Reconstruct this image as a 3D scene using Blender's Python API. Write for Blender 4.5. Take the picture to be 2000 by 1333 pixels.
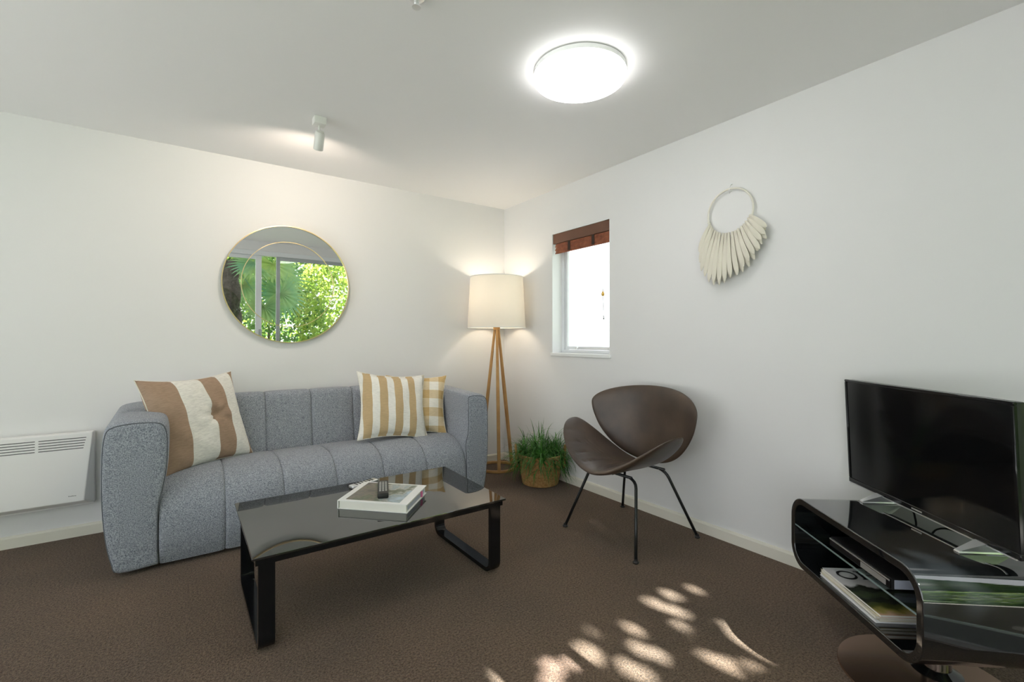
import bpy, bmesh, math, random
from mathutils import Vector, Matrix
R = math.radians
random.seed(7)
sc = bpy.context.scene
for o in list(bpy.data.objects): bpy.data.objects.remove(o)

# ------------------------------------------------------------------ camera
cam_d = bpy.data.cameras.new('camera'); cam = bpy.data.objects.new('camera', cam_d)
sc.collection.objects.link(cam); sc.camera = cam
CAM = Vector((-2.544, -3.70, 1.153))
cam.location = CAM
cam.rotation_euler = (R(90), 0, math.atan2(0.8148, 0.5799) - R(90))
cam_d.sensor_width = 36.0; cam_d.lens = 911.0 / 2000 * 36.0
cam_d.shift_y = -0.0018
cam_d.clip_start = 0.02; cam_d.clip_end = 200

# ------------------------------------------------------------------ sky, sun, exposure
w = bpy.data.worlds.new('sky'); sc.world = w; w.use_nodes = True
bg = w.node_tree.nodes['Background']
bg.inputs[0].default_value = (0.95, 0.94, 1.0, 1); bg.inputs[1].default_value = 2.5
SUN_EL = R(42)
SUN_DIR = Vector((0.0, -math.cos(SUN_EL), math.sin(SUN_EL)))      # towards the sun
sd = bpy.data.lights.new('sun', 'SUN'); sd.energy = 34.0; sd.angle = R(0.55); sd.color = (1, 0.96, 0.91)
so = bpy.data.objects.new('sun', sd); sc.collection.objects.link(so)
so.location = (-1.5, -30, 27); so.rotation_euler = SUN_DIR.to_track_quat('Z', 'Y').to_euler()
sc.view_settings.view_transform = 'Standard'; sc.view_settings.look = 'None'
sc.view_settings.exposure = 0.0; sc.view_settings.gamma = 1.0; sc.view_settings.use_curve_mapping = False

# ------------------------------------------------------------------ helpers
def link(o): sc.collection.objects.link(o); return o
def tag(o, label=None, cat=None, group=None, kind=None):
    if label: o['label'] = label
    if cat: o['category'] = cat
    if group: o['group'] = group
    if kind: o['kind'] = kind
    return o
def thing(name, label, cat, loc=(0, 0, 0), rz=0.0, group=None, kind=None):
    o = link(bpy.data.objects.new(name, None)); o.location = loc; o.rotation_euler = (0, 0, rz)
    o.empty_display_size = 0.05
    return tag(o, label, cat, group, kind)
def mk(name, vf, mat, parent=None, smooth=None, local=False):
    vs, fs = vf
    if parent is not None and not local:
        L = parent.location
        if parent.parent is not None: L = L + parent.parent.location
        vs = [(v[0] - L[0], v[1] - L[1], v[2] - L[2]) for v in vs]
    me = bpy.data.meshes.new(name); me.from_pydata([tuple(v) for v in vs], [], fs)
    me.materials.append(mat); me.update()
    bm = bmesh.new(); bm.from_mesh(me); bmesh.ops.recalc_face_normals(bm, faces=bm.faces); bm.to_mesh(me); bm.free()
    if smooth is not None:
        me.shade_smooth()
        if smooth > 0: me.set_sharp_from_angle(angle=R(smooth))
    o = link(bpy.data.objects.new(name, me))
    if parent is not None: o.parent = parent
    return o
def raw(name, vf, mat, parent=None, smooth=False):          # big leaf meshes, no normal work
    me = bpy.data.meshes.new(name); me.from_pydata(vf[0], [], vf[1]); me.materials.append(mat); me.update()
    if smooth: me.shade_smooth()
    o = link(bpy.data.objects.new(name, me))
    if parent is not None: o.parent = parent
    return o
def join(*vfs):
    V, F = [], []
    for v, f in vfs:
        n = len(V); V += list(v); F += [tuple(i + n for i in q) for q in f]
    return V, F
def xf(vf, M): return [tuple(M @ Vector(v)) for v in vf[0]], vf[1]
def box(x0, x1, y0, y1, z0, z1, r=0.0, seg=2):
    if r <= 0:
        v = [(x0,y0,z0),(x1,y0,z0),(x1,y1,z0),(x0,y1,z0),(x0,y0,z1),(x1,y0,z1),(x1,y1,z1),(x0,y1,z1)]
        return v, [(0,3,2,1),(4,5,6,7),(0,1,5,4),(1,2,6,5),(2,3,7,6),(3,0,4,7)]
    bm = bmesh.new(); bmesh.ops.create_cube(bm, size=1)
    for v in bm.verts:
        v.co = Vector((x0 if v.co.x < 0 else x1, y0 if v.co.y < 0 else y1, z0 if v.co.z < 0 else z1))
    bmesh.ops.bevel(bm, geom=bm.edges[:], offset=r, segments=seg, profile=0.5, affect='EDGES')
    bm.verts.index_update()
    out = [tuple(v.co) for v in bm.verts], [tuple(v.index for v in f.verts) for f in bm.faces]
    bm.free(); return out
def tube(pts, r, n=10, closed=False, sx=1.0):
    pts = [Vector(p) for p in pts]; N = len(pts); V, F = [], []
    rr = r if isinstance(r, (list, tuple)) else [r] * N
    up = None
    for i, p in enumerate(pts):
        a = pts[(i - 1) % N] if (closed or i > 0) else p
        b = pts[(i + 1) % N] if (closed or i < N - 1) else p
        t = (b - a).normalized()
        if up is None:
            up = Vector((0, 0, 1)) if abs(t.z) < 0.9 else Vector((1, 0, 0))
        up = (up - t * up.dot(t)).normalized(); s = t.cross(up)
        for k in range(n):
            q = 2 * math.pi * k / n
            V.append(tuple(p + (s * math.cos(q) * sx + up * math.sin(q)) * rr[i]))
    M = N if closed else N - 1
    for i in range(M):
        for k in range(n):
            a = i * n + k; b = i * n + (k + 1) % n; j = ((i + 1) % N) * n
            F.append((a, b, j + (k + 1) % n, j + k))
    if not closed:
        F.append(tuple(range(n - 1, -1, -1))); F.append(tuple((N - 1) * n + k for k in range(n)))
    return V, F
def lathe(prof, c=(0, 0, 0), n=40, cap0=True, cap1=True):
    V, F = [], []
    for r, z in prof:
        for k in range(n):
            q = 2 * math.pi * k / n
            V.append((c[0] + r * math.cos(q), c[1] + r * math.sin(q), c[2] + z))
    for i in range(len(prof) - 1):
        for k in range(n):
            F.append((i*n+k, i*n+(k+1) % n, (i+1)*n+(k+1) % n, (i+1)*n+k))
    if cap0: F.append(tuple(range(n - 1, -1, -1)))
    if cap1: F.append(tuple((len(prof)-1)*n + k for k in range(n)))
    return V, F
def grid(fn, nu, nv, wrap=False):
    V = [fn(i / nu, j / nv) for i in range(nu + (0 if wrap else 1)) for j in range(nv + 1)]
    F = []
    for i in range(nu):
        i2 = (i + 1) % nu if wrap else i + 1
        for j in range(nv): F.append((i*(nv+1)+j, i2*(nv+1)+j, i2*(nv+1)+j+1, i*(nv+1)+j+1))
    return V, F
def prism(outline, fn0, fn1):
    n = len(outline); V = [fn0(p) for p in outline] + [fn1(p) for p in outline]
    F = [tuple(range(n)), tuple(range(2*n-1, n-1, -1))] + [(i, (i+1) % n, n+(i+1) % n, n+i) for i in range(n)]
    return V, F
def rrect(x0, x1, y0, y1, r, seg=8):
    out = []
    for cx, cy, a in ((x1-r, y1-r, 0), (x0+r, y1-r, 90), (x0+r, y0+r, 180), (x1-r, y0+r, 270)):
        for k in range(seg + 1):
            q = R(a + 90 * k / seg); out.append((cx + r*math.cos(q), cy + r*math.sin(q)))
    return out
def spline(pts, n):
    P = [Vector(p) for p in pts]; out = []
    m = len(P) - 1
    for i in range(m):
        p0 = P[max(i-1, 0)]; p1 = P[i]; p2 = P[i+1]; p3 = P[min(i+2, m)]
        for k in range(n):
            t = k / n
            out.append(0.5*((2*p1)+(p2-p0)*t+(2*p0-5*p1+4*p2-p3)*t*t+(3*p1-p0-3*p2+p3)*t*t*t))
    out.append(P[-1]); return out

# ------------------------------------------------------------------ materials
def new_mat(name):
    m = bpy.data.materials.new(name); m.use_nodes = True
    return m, m.node_tree.nodes, m.node_tree.links, m.node_tree.nodes['Principled BSDF']
def pbr(name, col, rough=0.5, metal=0.0, ior=1.45, spec=0.5, coat=0.0, sheen=0.0, bump=None, mottle=None, trans=0.0):
    """col base; bump=(scale,strength,dist); mottle=(scale,colour2,detail)"""
    m, N, L, b = new_mat(name)
    b.inputs['Base Color'].default_value = (*col, 1); b.inputs['Roughness'].default_value = rough
    b.inputs['Metallic'].default_value = metal; b.inputs['IOR'].default_value = ior
    b.inputs['Specular IOR Level'].default_value = spec; b.inputs['Coat Weight'].default_value = coat
    b.inputs['Coat Roughness'].default_value = 0.03
    b.inputs['Sheen Weight'].default_value = sheen; b.inputs['Transmission Weight'].default_value = trans
    tc = N.new('ShaderNodeTexCoord')
    if mottle:
        n = N.new('ShaderNodeTexNoise'); n.inputs['Scale'].default_value = mottle[0]; n.inputs['Detail'].default_value = mottle[2]
        L.new(tc.outputs['Object'], n.inputs['Vector'])
        r = N.new('ShaderNodeValToRGB'); r.color_ramp.elements[0].position = .35; r.color_ramp.elements[1].position = .65
        r.color_ramp.elements[0].color = (*col, 1); r.color_ramp.elements[1].color = (*mottle[1], 1)
        L.new(n.outputs['Fac'], r.inputs['Fac']); L.new(r.outputs['Color'], b.inputs['Base Color'])
    if bump:
        n = N.new('ShaderNodeTexNoise'); n.inputs['Scale'].default_value = bump[0]; n.inputs['Detail'].default_value = 3
        L.new(tc.outputs['Object'], n.inputs['Vector'])
        bp = N.new('ShaderNodeBump'); bp.inputs['Strength'].default_value = bump[1]; bp.inputs['Distance'].default_value = bump[2]
        L.new(n.outputs['Fac'], bp.inputs['Height']); L.new(bp.outputs['Normal'], b.inputs['Normal'])
    return m
def emit(name, col, s):
    m, N, L, b = new_mat(name); N.remove(b)
    e = N.new('ShaderNodeEmission'); e.inputs[0].default_value = (*col, 1); e.inputs[1].default_value = s
    L.new(e.outputs[0], N['Material Output'].inputs[0]); return m
def pane_mat(name, tint=(0.96, 0.99, 0.97), ior=1.5):
    m, N, L, b = new_mat(name); N.remove(b)
    t = N.new('ShaderNodeBsdfTransparent'); t.inputs[0].default_value = (*tint, 1)
    g = N.new('ShaderNodeBsdfGlossy'); g.inputs['Roughness'].default_value = 0.0
    lw = N.new('ShaderNodeLayerWeight'); lw.inputs[0].default_value = .5
    pw = N.new('ShaderNodeMath'); pw.operation = 'POWER'; pw.inputs[1].default_value = 5.0; L.new(lw.outputs['Facing'], pw.inputs[0])
    f = N.new('ShaderNodeMath'); f.operation = 'MULTIPLY_ADD'; f.inputs[1].default_value = .96; f.inputs[2].default_value = ((ior-1)/(ior+1))**2; L.new(pw.outputs[0], f.inputs[0])
    x = N.new('ShaderNodeMixShader')
    L.new(f.outputs[0], x.inputs[0]); L.new(t.outputs[0], x.inputs[1]); L.new(g.outputs[0], x.inputs[2])
    L.new(x.outputs[0], N['Material Output'].inputs[0]); return m
def leaf_mat(name, c1, c2, tr=0.5, scale=3.0):
    m, N, L, b = new_mat(name)
    tc = N.new('ShaderNodeTexCoord'); n = N.new('ShaderNodeTexNoise'); n.inputs['Scale'].default_value = scale; n.inputs['Detail'].default_value = 4
    L.new(tc.outputs['Object'], n.inputs['Vector'])
    r = N.new('ShaderNodeValToRGB'); r.color_ramp.elements[0].position = .35; r.color_ramp.elements[1].position = .65
    r.color_ramp.elements[0].color = (*c1, 1); r.color_ramp.elements[1].color = (*c2, 1)
    L.new(n.outputs['Fac'], r.inputs['Fac']); L.new(r.outputs['Color'], b.inputs['Base Color'])
    b.inputs['Roughness'].default_value = .45
    t = N.new('ShaderNodeBsdfTranslucent'); L.new(r.outputs['Color'], t.inputs[0])
    x = N.new('ShaderNodeMixShader'); x.inputs[0].default_value = tr
    L.new(b.outputs[0], x.inputs[1]); L.new(t.outputs[0], x.inputs[2]); L.new(x.outputs[0], N['Material Output'].inputs[0])
    return m

M = {}
M['wall'] = pbr('wall_paint', (.79, .785, .785), .65, bump=(220, .06, .002))
M['ceil'] = pbr('ceiling_paint', (.92, .915, .915), .7, bump=(160, .05, .002))
M['base'] = pbr('skirting_paint', (.78, .75, .66), .45)
M['white'] = pbr('white_gloss_paint', (.85, .86, .86), .35)
M['alu'] = pbr('white_aluminium', (.80, .82, .84), .3)
M['greyalu'] = pbr('grey_aluminium', (.42, .45, .46), .4)
M['pane'] = pane_mat('window_glass')
M['shelf_glass'] = pane_mat('shelf_glass', (.72, .80, .78), 1.5)
M['radiator'] = pbr('heater_enamel', (.84, .83, .82), .4)
M['slot'] = pbr('vent_dark', (.12, .12, .12), .7)
M['gold'] = pbr('brushed_gold', (.78, .60, .36), .3, 1.0)
M['silver'] = pbr('satin_silver', (.80, .81, .82), .32, .85)
M['chrome'] = pbr('polished_steel', (.86, .85, .84), .16, 1.0)
M['leg_black'] = pbr('black_leg_enamel', (.006, .0065, .008), .12, ior=1.42)
M['bronze'] = pbr('brushed_bronze', (.52, .36, .28), .24, 1.0)
M['black_gloss'] = pbr('black_lacquer', (.006, .007, .008), .04, spec=.5, ior=1.85, coat=.6)
M['black_metal'] = pbr('black_powdercoat', (.010, .011, .012), .28, ior=1.5)
M['black_plastic'] = pbr('black_plastic', (.012, .012, .013), .35)
M['screen'] = pbr('tv_screen', (.004, .0045, .005), .10, ior=1.4)
M['bezel'] = pbr('tv_bezel', (.008, .008, .009), .12)
M['table_glass'] = pbr('black_table_glass', (.012, .013, .013), .015, ior=2.05, spec=.5)
M['oak'] = pbr('oiled_oak', (.42, .22, .075), .45, mottle=(9, (.52, .30, .11), 6))
M['paper'] = pbr('page_paper', (.80, .78, .72), .7)
M['cover_white'] = pbr('white_cover', (.86, .85, .83), .35)
M['rope'] = pbr('woven_seagrass', (.30, .155, .05), .8, mottle=(60, (.46, .27, .10), 4), bump=(150, .7, .006))
M['soil'] = pbr('potting_soil', (.03, .022, .016), .95)
M['felt'] = pbr('cream_felt', (.74, .70, .60), .9, sheen=.3, bump=(400, .15, .001))
M['spot_white'] = pbr('spot_enamel', (.78, .78, .75), .35)
M['jute'] = pbr('cream_cord', (.80, .77, .69), .9)
M['timber'] = pbr('deck_timber', (.085, .068, .055), .7, mottle=(6, (.12, .095, .075), 5))
M['rail'] = pbr('dark_rail', (.05, .055, .06), .5)
M['bark'] = pbr('hairy_palm_bark', (.045, .032, .028), .95, mottle=(12, (.11, .085, .075), 6), bump=(30, 1, .03))
M['wood_bark'] = pbr('tree_bark', (.13, .10, .07), .9, bump=(20, .8, .02))
M['palm'] = leaf_mat('palm_leaf', (.15, .36, .20), (.42, .56, .18), .6, 2)
M['leaf_y'] = leaf_mat('sunlit_leaf', (.22, .36, .05), (.42, .50, .10), .55, 1.2)
M['leaf_g'] = leaf_mat('green_leaf', (.08, .20, .05), (.20, .34, .09), .5, 1.5)
M['grass'] = leaf_mat('lily_grass', (.022, .11, .02), (.10, .29, .045), .3, 14)
M['lawn'] = pbr('lawn', (.10, .17, .05), .9)

def carpet():
    m, N, L, b = new_mat('brown_carpet'); tc = N.new('ShaderNodeTexCoord')
    n1 = N.new('ShaderNodeTexNoise'); n1.inputs['Scale'].default_value = 230; n1.inputs['Detail'].default_value = 3
    n2 = N.new('ShaderNodeTexNoise'); n2.inputs['Scale'].default_value = 2.2; n2.inputs['Detail'].default_value = 4
    n3 = N.new('ShaderNodeTexNoise'); n3.inputs['Scale'].default_value = 120; n3.inputs['Detail'].default_value = 2
    for n in (n1, n2, n3): L.new(tc.outputs['Object'], n.inputs['Vector'])
    r = N.new('ShaderNodeValToRGB'); r.color_ramp.elements[0].position = .36; r.color_ramp.elements[1].position = .64
    r.color_ramp.elements[0].color = (.066, .043, .0285, 1); r.color_ramp.elements[1].color = (.235, .166, .120, 1)
    mxx = N.new('ShaderNodeMath'); mxx.operation = 'MULTIPLY_ADD'; mxx.inputs[1].default_value = .55; L.new(n3.outputs['Fac'], mxx.inputs[0])
    hf = N.new('ShaderNodeMath'); hf.operation = 'MULTIPLY'; hf.inputs[1].default_value = .45; L.new(n1.outputs['Fac'], hf.inputs[0]); L.new(hf.outputs[0], mxx.inputs[2])
    L.new(mxx.outputs[0], r.inputs['Fac'])
    r2 = N.new('ShaderNodeValToRGB'); r2.color_ramp.elements[0].position = .35; r2.color_ramp.elements[1].position = .65
    r2.color_ramp.elements[0].color = (.86, .86, .86, 1); r2.color_ramp.elements[1].color = (1.06, 1.02, .98, 1)
    L.new(n2.outputs['Fac'], r2.inputs['Fac'])
    x = N.new('ShaderNodeMixRGB'); x.blend_type = 'MULTIPLY'; x.inputs[0].default_value = 1
    L.new(r.outputs[0], x.inputs[1]); L.new(r2.outputs[0], x.inputs[2]); L.new(x.outputs[0], b.inputs['Base Color'])
    a = N.new('ShaderNodeMath'); a.operation = 'ADD'; L.new(n1.outputs['Fac'], a.inputs[0]); L.new(n3.outputs['Fac'], a.inputs[1])
    bp = N.new('ShaderNodeBump'); bp.inputs['Strength'].default_value = .8; bp.inputs['Distance'].default_value = .008
    L.new(a.outputs[0], bp.inputs['Height']); L.new(bp.outputs['Normal'], b.inputs['Normal'])
    b.inputs['Roughness'].default_value = 1; b.inputs['Specular IOR Level'].default_value = .1
    b.inputs['Sheen Weight'].default_value = .12
    return m
M['carpet'] = carpet()
def tweed():
    m, N, L, b = new_mat('grey_tweed'); tc = N.new('ShaderNodeTexCoord')
    mp = N.new('ShaderNodeMapping'); L.new(tc.outputs['Object'], mp.inputs[0])
    n1 = N.new('ShaderNodeTexNoise'); n1.inputs['Scale'].default_value = 220; n1.inputs['Detail'].default_value = 4; n1.inputs['Roughness'].default_value = .7
    L.new(mp.outputs[0], n1.inputs['Vector'])
    r = N.new('ShaderNodeValToRGB'); r.color_ramp.elements[0].position = .36; r.color_ramp.elements[1].position = .66
    r.color_ramp.elements[0].color = (.115, .130, .163, 1); r.color_ramp.elements[1].color = (.49, .515, .57, 1)
    L.new(n1.outputs['Fac'], r.inputs['Fac']); L.new(r.outputs[0], b.inputs['Base Color'])
    bp = N.new('ShaderNodeBump'); bp.inputs['Strength'].default_value = .35; bp.inputs['Distance'].default_value = .003
    L.new(n1.outputs['Fac'], bp.inputs['Height']); L.new(bp.outputs['Normal'], b.inputs['Normal'])
    b.inputs['Roughness'].default_value = .95; b.inputs['Specular IOR Level'].default_value = .15; b.inputs['Sheen Weight'].default_value = .15
    return m
M['tweed'] = tweed()
M['piping'] = pbr('dark_grey_piping', (.12, .13, .15), .9)
def leather():
    m, N, L, b = new_mat('worn_brown_leather'); tc = N.new('ShaderNodeTexCoord')
    n = N.new('ShaderNodeTexNoise'); n.inputs['Scale'].default_value = 5; n.inputs['Detail'].default_value = 7
    L.new(tc.outputs['Object'], n.inputs['Vector'])
    r = N.new('ShaderNodeValToRGB'); r.color_ramp.elements[0].position = .3; r.color_ramp.elements[1].position = .72
    r.color_ramp.elements[0].color = (.042, .029, .024, 1); r.color_ramp.elements[1].color = (.10, .066, .046, 1)
    L.new(n.outputs['Fac'], r.inputs['Fac']); L.new(r.outputs[0], b.inputs['Base Color'])
    n2 = N.new('ShaderNodeTexNoise'); n2.inputs['Scale'].default_value = 90; n2.inputs['Detail'].default_value = 4
    L.new(tc.outputs['Object'], n2.inputs['Vector'])
    bp = N.new('ShaderNodeBump'); bp.inputs['Strength'].default_value = .12; bp.inputs['Distance'].default_value = .003
    L.new(n2.outputs['Fac'], bp.inputs['Height']); L.new(bp.outputs['Normal'], b.inputs['Normal'])
    b.inputs['Roughness'].default_value = .36; return m
M['leather'] = leather()
def stripes(name, stops, vertical=True, period=None, base=(.80, .77, .70), check=False, noise=.5):
    """stops: list of (pos, colour) along local x, constant interpolation; check adds the same along local y"""
    m, N, L, b = new_mat(name); tc = N.new('ShaderNodeTexCoord'); sp = N.new('ShaderNodeSeparateXYZ')
    L.new(tc.outputs['Object'], sp.inputs[0])
    def ramp(axis):
        a = N.new('ShaderNodeMath'); a.operation = 'ADD'; a.inputs[1].default_value = .5
        s = N.new('ShaderNodeMath'); s.operation = 'MULTIPLY'; s.inputs[1].default_value = 1.0
        L.new(sp.outputs[axis], s.inputs[0]); L.new(s.outputs[0], a.inputs[0])
        r = N.new('ShaderNodeValToRGB'); r.color_ramp.interpolation = 'CONSTANT'
        e = r.color_ramp.elements
        while len(e) < len(stops): e.new(.5)
        for k, (p, c) in enumerate(stops): e[k].position = p; e[k].color = (*c, 1)
        L.new(a.outputs[0], r.inputs['Fac']); return r
    r = ramp('X'); out = r.outputs[0]
    if check:
        r2 = ramp('Y'); x = N.new('ShaderNodeMixRGB'); x.blend_type = 'MULTIPLY'; x.inputs[0].default_value = 1
        L.new(out, x.inputs[1]); L.new(r2.outputs[0], x.inputs[2]); out = x.outputs[0]
    n = N.new('ShaderNodeTexNoise'); n.inputs['Scale'].default_value = 40; n.inputs['Detail'].default_value = 5
    mp = N.new('ShaderNodeMapping'); mp.inputs['Scale'].default_value = (1, 7, 1)
    L.new(tc.outputs['Object'], mp.inputs[0]); L.new(mp.outputs[0], n.inputs['Vector'])
    rr = N.new('ShaderNodeValToRGB'); rr.color_ramp.elements[0].color = (1-.3*noise,)*3+(1,); rr.color_ramp.elements[1].color = (1,1,1,1)
    rr.color_ramp.elements[0].position = .3; rr.color_ramp.elements[1].position = .6
    L.new(n.outputs['Fac'], rr.inputs['Fac'])
    x = N.new('ShaderNodeMixRGB'); x.blend_type = 'MULTIPLY'; x.inputs[0].default_value = 1
    L.new(out, x.inputs[1]); L.new(rr.outputs[0], x.inputs[2]); L.new(x.outputs[0], b.inputs['Base Color'])
    bp = N.new('ShaderNodeBump'); bp.inputs['Strength'].default_value = .25; bp.inputs['Distance'].default_value = .004
    L.new(n.outputs['Fac'], bp.inputs['Height']); L.new(bp.outputs['Normal'], b.inputs['Normal'])
    b.inputs['Roughness'].default_value = .95; b.inputs['Specular IOR Level'].default_value = .1
    return m

# ------------------------------------------------------------------ room shell
H = 2.4; XL = -5.2; YR = -3.87
def struct(name, vf, m, label, parent=None, smooth=None):
    o = mk(name, vf, m, parent, smooth)
    if parent is None: tag(o, label, None, None, 'structure')
    return o
struct('floor', box(XL, .15, YR, .15, -.12, 0), M['carpet'], 'dark brown cut pile carpet')
struct('ceiling', box(XL, .15, YR - .15, .15, H, H + .12), M['ceil'], 'white painted ceiling')
struct('wall_back', box(XL, .15, 0, .15, 0, H), M['wall'], 'white wall behind the sofa')
WY0, WY1, WZ0, WZ1 = -1.352, -.704, 1.035, 2.035
struct('wall_right', join(box(0, .15, WY1, 0, 0, H), box(0, .15, YR, WY0, 0, H), box(0, .15, WY0, WY1, 0, WZ0), box(0, .15, WY0, WY1, WZ1, H)), M['wall'], 'white wall with the small window')
LY0, LY1, LH = -3.5, -.9, 2.2
struct('wall_left', join(box(XL - .15, XL, YR, LY0, 0, H), box(XL - .15, XL, LY1, .15, 0, H), box(XL - .15, XL, LY0, LY1, LH, H)), M['wall'], 'white wall on the left out of view')
DX0, DX1, DH = -4.7, -.12, 2.27
struct('wall_rear', join(box(XL, DX0, YR - .15, YR, 0, H), box(DX1, .15, YR - .15, YR, 0, H), box(DX0, DX1, YR - .15, YR, DH, H)), M['wall'], 'white wall around the glazed doors')
def skirt(axis):
    prof = [(0, 0), (.014, 0), (.014, .055), (.010, .064), (0, .066)]
    if axis == 'back': return prism(prof, lambda p: (XL, -p[0], p[1]), lambda p: (0, -p[0], p[1]))
    return prism(prof, lambda p: (-p[0], -.014, p[1]), lambda p: (-p[0], YR, p[1]))
struct('baseboard_back', skirt('back'), M['base'], 'cream skirting board along the sofa wall')
struct('baseboard_right', skirt('right'), M['base'], 'cream skirting board along the window wall')

# small window in the right wall
win = tag(link(bpy.data.objects.new('window_1', None)), 'small white framed window with a bright view', None, None, 'structure')
win.location = (0, (WY0 + WY1) / 2, WZ0)
fx = .105
mk('window_frame', join(box(fx, fx+.045, WY1-.035, WY1, WZ0, WZ1), box(fx, fx+.045, WY0, WY0+.035, WZ0, WZ1),
    box(fx, fx+.045, WY0+.035, WY1-.035, WZ0, WZ0+.03), box(fx, fx+.045, WY0+.035, WY1-.035, WZ1-.03, WZ1)), M['alu'], win)
s0, s1, t0, t1 = WY0+.035, WY1-.035, WZ0+.03, WZ1-.03
sash = mk('window_sash', join(box(fx+.012, fx+.035, s1-.028, s1-.004, t0, t1), box(fx+.012, fx+.035, s0+.004, s0+.028, t0, t1),
    box(fx+.012, fx+.035, s0+.028, s1-.028, t0+.002, t0+.028), box(fx+.012, fx+.035, s0+.028, s1-.028, t1-.028, t1)), M['alu'], win)
mk('pane', box(fx+.02, fx+.024, s0+.028, s1-.028, t0+.028, t1-.028), M['pane'], win)
mk('window_sill', box(-.012, fx, WY0-.012, WY1+.006, WZ0-.022, WZ0+.004, .003, 1), M['white'], win)
mk('jamb_lining', join(box(.001, fx, WY1-.006, WY1+.001, WZ0+.004, WZ1), box(.001, fx, WY0-.001, WY0+.006, WZ0+.004, WZ1), box(.001, fx, WY0+.006, WY1-.006, WZ1-.006, WZ1+.001)), M['white'], win)
mk('window_stay', join(tube([(fx-.006, s0+.04, t0+.012), (fx-.006, s1-.16, t0+.012)], .004, 6), box(fx-.014, fx+.006, s0+.05, s0+.08, t0+.004, t0+.026, .003, 1), box(fx-.014, fx+.006, s0+.015, s0+.035, t0+.004, t0+.022, .003, 1), box(fx-.014, fx+.006, s1-.17, s1-.15, t0+.002, t0+.024, .003, 1)), M['silver'], win)

# sliding glazed doors behind the camera (seen in the mirror)
door = tag(link(bpy.data.objects.new('door_1', None)), 'wide white framed sliding glass doors to the garden', None, None, 'structure')
door.location = ((DX0+DX1)/2, YR, 0)
yf0, yf1 = YR - .13, YR - .02
mk('door_frame', join(box(DX0, DX0+.06, yf0, yf1, 0, DH), box(DX1-.06, DX1, yf0, yf1, 0, DH), box(DX0+.06, DX1-.06, yf0, yf1, DH-.06, DH), box(DX0+.06, DX1-.06, yf0, yf1, 0, .025)), M['alu'], door)
def leafpanel(x0, x1, y, sl, sr, mat):
    zt = DH - .062; zb = .027
    st = mk('door_stile', join(box(x0, x0+sl, y-.02, y+.02, zb, zt, .003, 1), box(x1-sr, x1, y-.02, y+.02, zb, zt, .003, 1), box(x0+sl, x1-sr, y-.018, y+.018, zt-.05, zt), box(x0+sl, x1-sr, y-.018, y+.018, zb, zb+.09)), mat, door)
    mk('pane', box(x0+sl, x1-sr, y-.003, y+.003, zb+.09, zt-.05), M['pane'], door)
leafpanel(-4.62, -3.10, YR-.055, .06, .07, M['alu'])
leafpanel(-3.16, -1.585, YR-.105, .07, .075, M['alu'])
leafpanel(-1.40, -.185, YR-.055, .05, .05, M['greyalu'])
# unseen glazed doors, added in the left wall to let in fill light
fill_door = tag(link(bpy.data.objects.new('fill_light_door', None)), 'white framed glazed doors added out of view in the left wall for fill light', None, None, 'structure')
fill_door.location = (XL, (LY0+LY1)/2, 0)
mk('door_frame', join(box(XL-.12, XL-.03, LY0, LY0+.06, 0, LH), box(XL-.12, XL-.03, LY1-.06, LY1, 0, LH), box(XL-.12, XL-.03, LY0+.06, LY1-.06, LH-.06, LH), box(XL-.12, XL-.03, LY0+.06, LY1-.06, 0, .05), box(XL-.12, XL-.03, -2.24, -2.16, .05, LH-.06)), M['alu'], fill_door)
for a_, b_ in ((LY0+.06, -2.24), (-2.16, LY1-.06)): mk('pane', box(XL-.078, XL-.072, a_, b_, .05, LH-.06), M['pane'], fill_door)
hx = -1.60
mk('door_handle', join(tube([(hx, YR-.085, .98), (hx+.0, YR-.03, .985), (hx+.0, YR-.03, 1.12), (hx, YR-.085, 1.125)], .009, 8), box(hx-.022, hx+.022, YR-.088, YR-.075, .95, 1.15, .004, 1)), M['greyalu'], door)

# ------------------------------------------------------------------ sofa
sofa = thing('sofa', 'grey tweed channel-tufted three-seat sofa with rounded arms', 'sofa', (-1.755, -.40, 0))
SX = [-2.631, -2.345, -2.055, -1.76, -1.465, -1.165, -.866]
def channel(prof, x0, x1, nu=20, g=.011, close=.03):
    P = spline([(0, p[0], p[1]) for p in prof], 6); n = len(P)
    nor = []
    for i in range(n):
        t = (P[min(i+1, n-1)] - P[max(i-1, 0)]).normalized(); nor.append(Vector((0, t.z, -t.y)))
    def f(u, v):
        i = int(round(v * (n - 1)))
        if u <= 0 or u >= 1: off = -close; x = x0 if u <= 0 else x1
        else:
            uu = (u * (nu) - 1) / (nu - 2); uu = .5 - .5*math.cos(math.pi*uu); s = abs(2*uu - 1); off = -g * (.2*s**4 + .8*s**26); x = x0 + (x1 - x0) * uu
        p = P[i] - nor[i] * 0 + nor[i] * off * nsign
        return (x, p.y, p.z)
    return grid(f, nu, n - 1)
nsign = 1
seatp = [(-.16, .395), (-.30, .425), (-.48, .438), (-.60, .428), (-.70, .385), (-.762, .30), (-.782, .19), (-.778, .09), (-.755, .018)]
nsign = 1
for i in range(6): mk('seat_channel', channel(seatp, SX[i], SX[i+1]), M['tweed'], sofa, 0)
backp = [(-.245, .36), (-.225, .48), (-.20, .62), (-.180, .735), (-.165, .775), (-.135, .793), (-.09, .796), (-.055, .788), (-.036, .76), (-.03, .5), (-.03, .05)]
BX = [-2.68, -2.36, -2.075, -1.785, -1.495, -1.20, -.915, -.80]
nsign = -1
for i in range(7): mk('back_channel', channel(backp, BX[i], BX[i+1], g=.014), M['tweed'], sofa, 0)
mk('base', box(-2.66, -.84, -.70, -.06, .012, .36), M['tweed'], sofa)
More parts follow.
